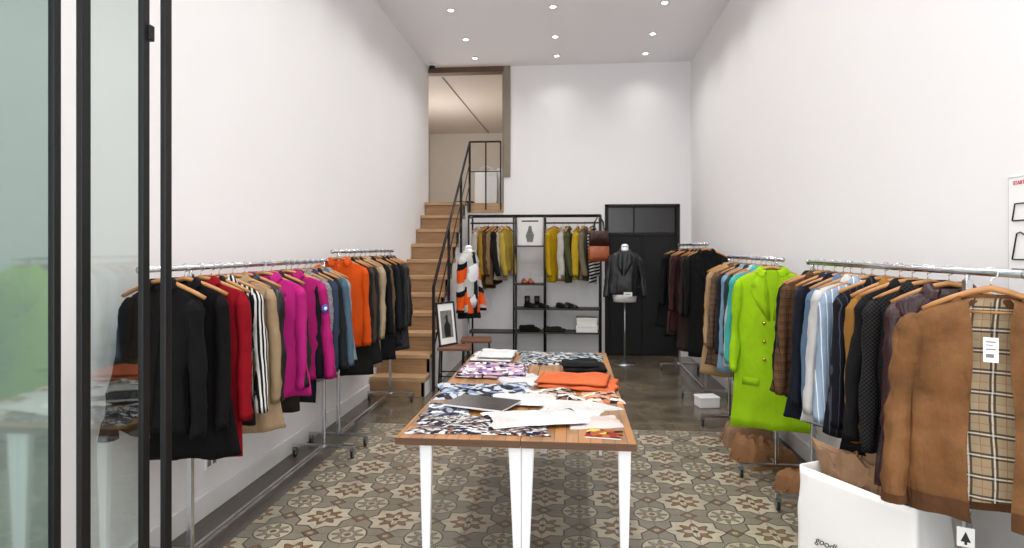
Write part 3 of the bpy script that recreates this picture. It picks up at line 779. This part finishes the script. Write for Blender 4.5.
folded('dark folded trousers stacked on low shelf',-.76,-.46,FY-.15,FY+.15,.385,.07,c((28,28,32)),0,3,1,'folded_trousers')
folded('dark grey folded trousers on low shelf',-.40,-.10,FY-.15,FY+.15,.385,.05,c((44,44,46)),0,2,2,'folded_trousers')
for (zz,w) in ((.385,.15),(.487,.14)):
    e=empty('shoebox',(.22,FY,zz),.03*w,'white cardboard shoebox stacked on low shelf','box','white shoeboxes')
    boxes('box_base',[(-w,w,-.14,.14,0,.075)],M['paper'],e,.003); boxes('lid',[(-w-.004,w+.004,-.144,.144,.072,.10)],M['paper'],e,.003)

def handbag(loc,rot,w,h,d,m1,m2,label):
    e=empty('handbag',loc,rot,label,'handbag')
    R=[]
    for s in (0,.15,.5,.85,1):
        ww=w*(1-.12*s); dd=d*(1-.45*s); z=-h*(1-s)
        R.append([Vector((ww*math.copysign(abs(math.cos(t0))**.4,math.cos(t0)),dd*math.copysign(abs(math.sin(t0))**.5,math.sin(t0)),z)) for t0 in [i*2*math.pi/24 for i in range(24)]])
    v,f=loft(R[:3]); mobj('lower_panel',v,f,m1,e); v,f=loft(R[2:]); mobj('upper_panel',v,f,m2,e)
    for sd in (-1,1): tube('strap',[(-w*.5,sd*d*.5,-.03),(-w*.4,sd*d*.3,.12),(0,0,.22),(w*.4,sd*d*.3,.12),(w*.5,sd*d*.5,-.03)],.007,M['ink'],e,8)
    return e
handbag((.38,FY-.27,1.80),.3,.15,.42,.06,c((168,82,40),'leather'),c((64,34,26),'leather'),'orange-brown leather handbag hanging from stand')

# ---------------------------------------------------------------- mannequins
def mannequin(loc,rot,label,h=1.60):
    e=empty('mannequin',loc,rot,label,'mannequin')
    prof=[(.86,.15,.10),(.95,.165,.115),(1.05,.135,.10),(1.13,.13,.095),(1.25,.155,.12),(1.36,.165,.11),(1.43,.16,.085),(1.47,.12,.07),(1.49,.065,.055),(1.53,.05,.05),(1.60,.048,.048)]
    R=[[Vector((a*math.cos(t0),b*math.sin(t0),z-1.60+h)) for t0 in [i*2*math.pi/28 for i in range(28)]] for z,a,b in prof]
    v,f=loft(R); mobj('torso_form',v,f,M['whitegloss'],e)
    revolve('neck_cap',[(.05,h),(.052,h+.012),(.03,h+.035),(0,h+.04)],M['whitegloss'],e,20)
    tube('pole',[(0,0,.02),(0,0,h-.70)],.012,M['steel'],e)
    revolve('base',[(0,0),(.15,0),(.15,.008),(.05,.02),(.02,.05),(0,.05)],M['steel'],e,28)
    return e
mannequin((.72,8.62,0),-.05,'white bust mannequin on chrome stand wearing leather jacket',1.58)
garment('leather_jacket','black leather jacket worn by the white bust mannequin','jacket',(.72,8.62,1.60),-.05,c((32,32,36),'leather'),L=.66,w=1.02,t=2.2,sl=.54,gap=.0,waist=.92,seed=2,buttons=None,lapel=True)
e=empty('sign_card',(.74,8.38,.93),-.05,'small white card hanging in front of mannequin','sign')
boxes('card',[(-.055,.055,-.002,.002,0,.055)],M['paper'],e); boxes('printed_line',[(-.035,.035,-.0035,-.0022,.024,.03)],M['ink'],e)
mannequin((-1.28,7.85,0),1.2,'white bust mannequin by the staircase wearing colourful jacket',1.56)
garment('racing_jacket','white, orange and black block-patterned jacket on mannequin','jacket',(-1.28,7.85,1.58),1.2,c((212,212,208),'racing',(222,88,30)),L=.86,w=.84,t=1.8,sl=.66,lapel=False,seed=4,waist=1.0,hemband=c((24,24,26)),cuff=c((24,24,26)))

def stool(x,y,label):
    e=empty('stool',(x,y,0),.12,label,'stool')
    boxes('seat',[(-.18,.18,-.16,.16,.455,.49)],M['stool'],e,.006)
    for sx in (-1,1):
        for sy in (-1,1): tube('leg',[(sx*.15,sy*.13,.456),(sx*.165,sy*.145,0)],.010,M['black'],e,8)
    for sy in (-1,1): tube('brace',[(-.16,sy*.138,.18),(.16,sy*.138,.18)],.007,M['black'],e,8)
    for sx in (-1,1): tube('brace',[(sx*.16,-.138,.18),(sx*.16,.138,.18)],.007,M['black'],e,8)
stool(-1.27,6.85,'small stool with dark wood seat and black legs')
stool(-1.12,7.45,'low wood-topped stool with thin black legs')
def picture(loc,rot,w,h,label):
    e=empty('picture_frame',loc,rot,label,'picture frame')
    e.rotation_euler=(-.12,0,rot)
    boxes('frame',[(-w,-w+.02,-.01,.01,0,h),(w-.02,w,-.01,.01,0,h),(-w,w,-.01,.01,0,.02),(-w,w,-.01,.01,h-.02,h)],M['frame'],e,.003)
    boxes('mat_board',[(-w+.02,w-.02,-.002,.006,.02,h-.02)],M['paper'],e)
    boxes('photo_print',[(-w*.62,w*.62,-.005,-.0022,h*.18,h*.8)],M['grey'],e)
    plate('printed_shape',[(-w*.3,h*.2),(-w*.35,h*.45),(-w*.1,h*.55),(-w*.12,h*.68),(w*.12,h*.7),(w*.14,h*.55),(w*.38,h*.44),(w*.3,h*.2)],-.0065,.001,M['ink'],e)
picture((-1.34,6.86,.49),1.05,.15,.48,'dark framed black and white print leaning on stool')

# ---------------------------------------------------------------- tables
def table(x0,x1,label,il,ir):
    y0,y1=2.60,4.86; zt=.76
    e=empty('display_table',((x0+x1)/2,(y0+y1)/2,0),0,label,'table'); w=(x1-x0)/2; l=(y1-y0)/2
    boxes('tabletop',[(-w,w,-l,l,zt-.03,zt)],M['table'],e,.003)
    boxes('edge_band',[(-w,w,-l-.004,-l,zt-.03,zt-.001)],M['tableedge'],e)
    boxes('apron',[(-w+.06,w-.06,-l+.20,-l+.22,zt-.055,zt-.03),(-w+.06,w-.06,l-.22,l-.20,zt-.055,zt-.03)],M['whitegloss'],e,.002)
    for sx,ins in ((-1,il),(1,ir)):
        for sy in (-1,1):
            X=sx*(w-ins); Y=sy*(l-.06); R=[]
            for z,s in ((zt-.031,.027),(zt-.10,.025),(.02,.011),(0,.012)):
                ox=(.027-s)*(-1 if ins>.08 else sx)*(1 if ins<.04 else 0)
                R.append([Vector((X+ox+a*s,Y+b*s*.8,z)) for a,b in ((-1,-.8),(-.8,-1),(.8,-1),(1,-.8),(1,.8),(.8,1),(-.8,1),(-1,.8))])
            v,f=loft(R); mobj('leg',v,f,M['whitegloss'],e,False)
table(-.735,-.209,'long narrow wood-plank table with tapered white legs',.12,.027)
table(-.207,.265,'long narrow plank-topped table piled with folded clothes',.027,.045)
TZt=.761
hb=c((224,224,222),'bars',(34,38,58),46,(120,90,80))
draped('black and white patterned blouse spread at table edge',-.40,2.81,TZt,.31,.15,.03,hb,RECT,1,.008,.016,'loose_blouse')
draped('grey and navy printed blouse lying on the table',-.60,3.06,TZt,.11,.15,.1,c((150,156,166),'print',(214,214,218),36,(60,64,84)),RECT,13,.006,.014,'loose_blouse')
e=empty('magazine',(-.44,3.12,TZt+.018),-.35,'closed magazine with dark grey photographic cover','magazine')
boxes('pages',[(-.16,.16,-.11,.11,0,.010)],M['paper'],e,.001); boxes('cover',[(-.163,.163,-.112,.112,.0105,.012)],simple('dark_cover',(50,48,50),.25,0,.3,14),e)
draped('white cotton shirt lying loose on the table',.0,3.10,TZt,.24,.20,-.25,c((226,224,222)),TEE,3,.008,.016)
draped('white printed tee lying near the table edge',-.17,2.89,TZt+.016,.22,.13,.30,c((224,222,220),'print',(232,230,228),7,(208,202,202)),RECT,5,.008,.014,'loose_tee')
draped('white folded sheet at the centre of the table',-.24,3.26,TZt+.01,.17,.12,.1,c((228,226,226)),RECT,25,.006,.012,'loose_cloth')
draped('pinkish white cloth beside the printed booklet',.10,2.90,TZt,.13,.10,.2,c((222,208,202)),RECT,6,.005,.012,'loose_cloth')
e=empty('booklet',(.14,2.71,TZt),-.15,'small red and yellow printed booklet on table','booklet')
boxes('pages',[(-.075,.075,-.055,.055,0,.005)],M['paper'],e); boxes('cover',[(-.076,.076,-.056,.056,.0052,.0065)],c((176,100,50),'print',(216,184,90),30,(140,44,36)),e)
draped('blue and white printed silk scarf spread on table',-.48,3.48,TZt,.26,.19,.12,c((206,210,216),'print',(110,130,160),30,(54,54,64)),RECT,7,.010,.016,'loose_scarf')
draped('brown and white printed scarf by the orange sweater',-.12,3.42,TZt,.16,.13,.3,c((200,186,170),'print',(228,226,222),34,(120,84,66)),RECT,17,.008,.014,'loose_scarf')
folded('salmon orange sweater folded flat on the table',-.20,.25,3.52,3.88,TZt,.045,c((224,112,66)),-.14,2,8,'folded_sweater',rd=.02)
draped('peach printed blouse beside the orange sweater',.16,3.38,TZt,.10,.12,.1,c((220,170,140),'print',(232,206,186),30,(180,110,80)),RECT,19,.008,.014,'loose_blouse')
folded('black trousers folded behind the orange sweater',-.06,.22,4.02,4.26,TZt,.06,c((24,24,26)),.06,2,9,'folded_trousers',rd=.025)
folded('pink and lilac printed shirt folded on table',-.71,-.26,3.80,4.24,TZt,.03,c((206,170,182),'print',(226,220,226),34,(140,110,160)),.05,2,10,rd=.02)
draped('white shirt lying beside the lilac print',-.30,3.80,TZt,.14,.17,.4,c((222,220,220)),RECT,20,.006,.014,'loose_cloth')
draped('white and black patterned shirt spread on table',-.08,4.54,TZt,.31,.24,0,c((216,216,214),'bars',(40,40,44),40,(110,130,140)),RECT,11,.012,.02)
folded('plain white shirt folded at table end',-.70,-.40,4.36,4.76,TZt,.04,c((228,228,228)),0,2,12,rd=.018)

# ---------------------------------------------------------------- bags & things on floor
def paperbag(name,pa,pb,dep,h,label,mat,handles=True,soft=.004):
    pa=Vector(pa); pb=Vector(pb); L=(pb-pa).length; ang=math.atan2(pb.y-pa.y,pb.x-pa.x)
    mid=(pa+pb)/2; e=empty(name,(mid.x,mid.y,0),ang,label,'bag'); l=L/2
    N=64; rows=16
    def sec(z,k,dz=0):
        rg=[]
        for j in range(N):
            t=2*math.pi*(j+.5)/N; cx=math.cos(t); sy=math.sin(t)
            X=l*math.copysign(abs(cx)**.16,cx); Y=dep/2*math.copysign(abs(sy)**.16,sy)
            s=z/h
            X*=(1-.10*s*(1-min(1,abs(sy)**.16))); X*=k; Y*=k
            n1=noise.noise(Vector((X*5+l*20,Y*5,z*5))); n2=1-2*abs(noise.noise(Vector((X*4+3,Y*9,z*4+l*9))))
            d=soft*(n1*1.2+max(0,n2)**3*1.2)+.010*math.sin(3.14*s)
            Y+=math.copysign(d,Y)*min(1,abs(sy)*3); X+=math.copysign(d*.5,X)*min(1,abs(cx)*2)
            zz=z+dz+(.006+soft)*noise.noise(Vector((X*5,Y*5,l*9)))*(s>.99)
            rg.append(Vector((X,Y+dep/2,zz)))
        return rg
    R=[sec(h*i/rows,1) for i in range(rows+1)]
    R+= [sec(h,.975,-.002),sec(h*.8,.965),sec(h*.55,.95)]
    v,f=loft(R); mobj('bag_body',v,f,mat,e,True)
    if handles:
        for yy in (.02,dep-.02): tube('handle',[(-.1,yy,h-.03),(-.09,yy,h+.06),(0,yy,h+.10),(.09,yy,h+.06),(.1,yy,h-.03)],.004,M['paper'],e,8)
    return e
b1=paperbag('paper_bag',(1.02,2.98),(1.30,2.52),.24,.57,'large white paper shopping bag with script lettering',M['paper'],handles=False,soft=.006)
text('lettering','goodhappyday',.044,M['ink'],b1,(-.03,-.0225,.285),(math.radians(90),0,0),.35)
def ruffle(name,loc,r,h,label,mat,cat,seed,rot=0,squash=.5,amp=1.0,smooth=False):
    R=[]; A=72
    for i in range(14):
        s=i/13; rg=[]
        for j in range(A):
            a=2*math.pi*j/A; n_=noise.noise(Vector((math.cos(a)*2+seed,math.sin(a)*2,s*1.5))); n2=noise.noise(Vector((math.cos(a)*5+seed,math.sin(a)*5,s*5)))
            rr=r*(.8+amp*(.28*s+.15*s*math.sin(a*5+seed+s)+.22*n_+.20*n2))
            rg.append(Vector((rr*math.cos(a),rr*squash*math.sin(a),h*s*(1+.35*n_)+.04*n2*amp*s)))
        R.append(rg)
    inn=[[Vector((q.x*k,q.y*k,q.z-dz)) for q in R[-1]] for k,dz in ((.85,.01),(.45,.02),(.1,.01))]
    v,f=loft(R+inn); e=empty(name,loc,rot,label,cat); mobj('crumpled_sheet',v,f,mat,e,smooth); return e
ruffle('packing_paper',(1.24,2.87,.30),.17,.34,'crumpled brown packing paper sticking out of bag',M['kraft'],'paper',2,-1.08,.45)
b2=paperbag('paper_bag',(1.40,2.10),(1.66,2.10),.17,.54,'plain white paper shopping bag standing by the wall',M['whitegloss'],handles=False)
def flatbag(loc,rot,w,d,h,mat,label,seed):
    e=empty('kraft_bag',loc,rot,label,'bag'); V=[];nx=26;ny=20;F=[]
    for side in (0,1):
        for i in range(nx):
            for j in range(ny):
                u=-1+2*i/(nx-1); q=-1+2*j/(ny-1)
                fo=(1-abs(u)**9)**.6*(1-abs(q)**9)**.6
                X=w*u*(1+.1*noise.noise(Vector((q*2,seed,0)))); Y=d*q*(1+.1*noise.noise(Vector((u*2,seed,4))))
                cr=1-2*abs(noise.noise(Vector((X*7+seed,Y*7,seed)))); c2=noise.noise(Vector((X*18+seed,Y*18,seed)))
                Z=(h*fo*(.6+.4*max(0,cr)+.2*c2+.35*u*math.sin(seed))) if side==0 else 0
                V.append((X,Y,max(0,Z)))
    o=nx*ny
    for i in range(nx-1):
        for j in range(ny-1):
            q=i*ny+j; F.append((q,q+ny,q+ny+1,q+1)); F.append((o+q,o+q+1,o+q+ny+1,o+q+ny))
    bd=[(i,0) for i in range(nx)]+[(nx-1,j) for j in range(1,ny)]+[(i,ny-1) for i in range(nx-2,-1,-1)]+[(0,j) for j in range(ny-2,0,-1)]
    for q in range(len(bd)):
        i,j=bd[q]; i2,j2=bd[(q+1)%len(bd)]; F.append((i*ny+j,i2*ny+j2,o+i2*ny+j2,o+i*ny+j))
    mobj('bag_body',V,F,mat,e,False)
    for sy in (-.3,.3): tube('handle',[(-w*.95,sy*d-.03,h*.3),(-w*1.15,sy*d-.02,.02),(-w*1.2,sy*d+.03,.015),(-w*1.1,sy*d+.07,.02),(-w*.95,sy*d+.08,h*.3)],.004,mat,e,6)
flatbag((1.40,4.76,0),.3,.19,.16,.16,M['tan'],'slumped tan paper bag lying under the green coat',5)
flatbag((1.40,5.20,0),-.2,.18,.16,.24,M['kraft'],'slumped brown paper bag lying under the rack',8)
flatbag((1.50,4.20,0),.5,.15,.14,.12,M['tan'],'flattened tan paper bag on floor under the coat',11)
e=empty('storage_box',(1.33,6.38,0),.2,'small white storage box on floor between racks','box')
boxes('box_base',[(-.10,.10,-.08,.08,0,.09)],M['whitegloss'],e,.01); boxes('lid',[(-.105,.105,-.085,.085,.085,.11)],M['whitegloss'],e,.01)

for i,(x,y,w,h) in enumerate(((-1.30,9.62,.17,.50),(-1.09,9.80,.06,.58))):
    bb=paperbag('paper_bag',(x-w,y),(x+w,y),.16,h,'white paper shopping bag standing on the upper landing',M['paper'],handles=(i==0)); bb.location.z=LZ
    bb['group']='bags on the landing'
e=empty('storage_box',(-1.16,10.1,LZ),0,'tall white box on the upper landing','box')
boxes('box_base',[(-.14,.14,-.1,.1,0,.53)],M['paper'],e,.005); boxes('lid',[(-.145,.145,-.105,.105,.52,.57)],M['paper'],e,.005)
e=empty('storage_basket',(-1.75,10.3,LZ),0,'low black storage basket on the upper floor','basket')
boxes('basket_body',[(-.15,.15,-.12,.12,0,.08)],M['ink'],e,.015); boxes('basket_rim',[(-.16,.16,-.13,.13,.08,.10)],M['ink'],e,.006)

# wall poster
e=empty('wall_poster',(XR-.004,2.28,1.38),math.radians(-90),'white wall poster with black garment outlines and red heading','poster')
boxes('sheet',[(-.38,.38,-.003,.003,0,.45)],simple('poster_sheet',(246,246,246),.35,0,.01),e)
boxes('sheet_edge_shadow',[(-.38,-.377,-.0045,-.003,0,.45),(-.38,.38,-.0045,-.003,0,.003),(-.38,.38,-.0045,-.003,.447,.45)],M['lgrey'],e)  # pale grey strips painting the shadow along the sheet's edge
text('heading','START',.022,M['red'],e,(-.32,-.0045,.425),(math.radians(90),0,0))
def outline(pts,name='garment_outline'):
    p=[(a,-.006,b) for a,b in pts]+[(pts[0][0],-.006,pts[0][1])]
    tube(name,p,.0026,M['ink'],e,6)
outline([(-.355,.28),(-.34,.345),(-.22,.345),(-.20,.28)])
outline([(-.355,.13),(-.33,.23),(-.31,.235),(-.29,.225),(-.27,.235),(-.22,.20),(-.21,.13)])
outline([(-.12,.28),(-.10,.345),(.02,.345),(.04,.28)]); outline([(-.12,.13),(-.10,.22),(.02,.22),(.04,.13)])
boxes('caption',[(-.36,-.24,-.005,-.0035,.085,.095),(-.36,-.28,-.005,-.0035,.06,.068),(-.12,0,-.005,-.0035,.085,.095)],M['grey'],e)

e=empty('wall_outlet',(XL,3.55,.30),math.radians(90),'white electrical wall outlet near the floor','outlet')
boxes('cover_plate',[(-.06,.06,-.012,0,-.04,.04)],M['white'],e,.004)
boxes('socket',[(-.045,-.01,-.0135,-.0122,-.02,.02),(.01,.045,-.0135,-.0122,-.02,.02)],M['grey'],e)

for o in list(bpy.data.objects):
    if o.get('label')=='magenta bomber jacket with round sleeve badge':
        bd=revolve('badge',[(0,.004),(.026,.003),(.028,0),(0,-.001)],simple('blue_badge',(60,80,170),.5),o,18,(.235,-.058,-.30)); bd.rotation_euler=(math.radians(90),0,math.radians(25))
        bd2=revolve('badge_center',[(0,.006),(.012,.005),(.012,0),(0,-.001)],M['paper'],bd,14)

for o in (HA,HK,HB): bpy.data.objects.remove(o)

# ---------------------------------------------------------------- camera
cd=bpy.data.cameras.new('Camera'); cd.sensor_width=36; cd.lens=36*633/1024; cd.shift_y=-25/1024
cam=bpy.data.objects.new('Camera',cd); COL.objects.link(cam); cam.location=(0,0,1.55); cam.rotation_euler=(math.radians(90),0,math.radians(5.33))
cd.clip_start=.05
S.camera=cam
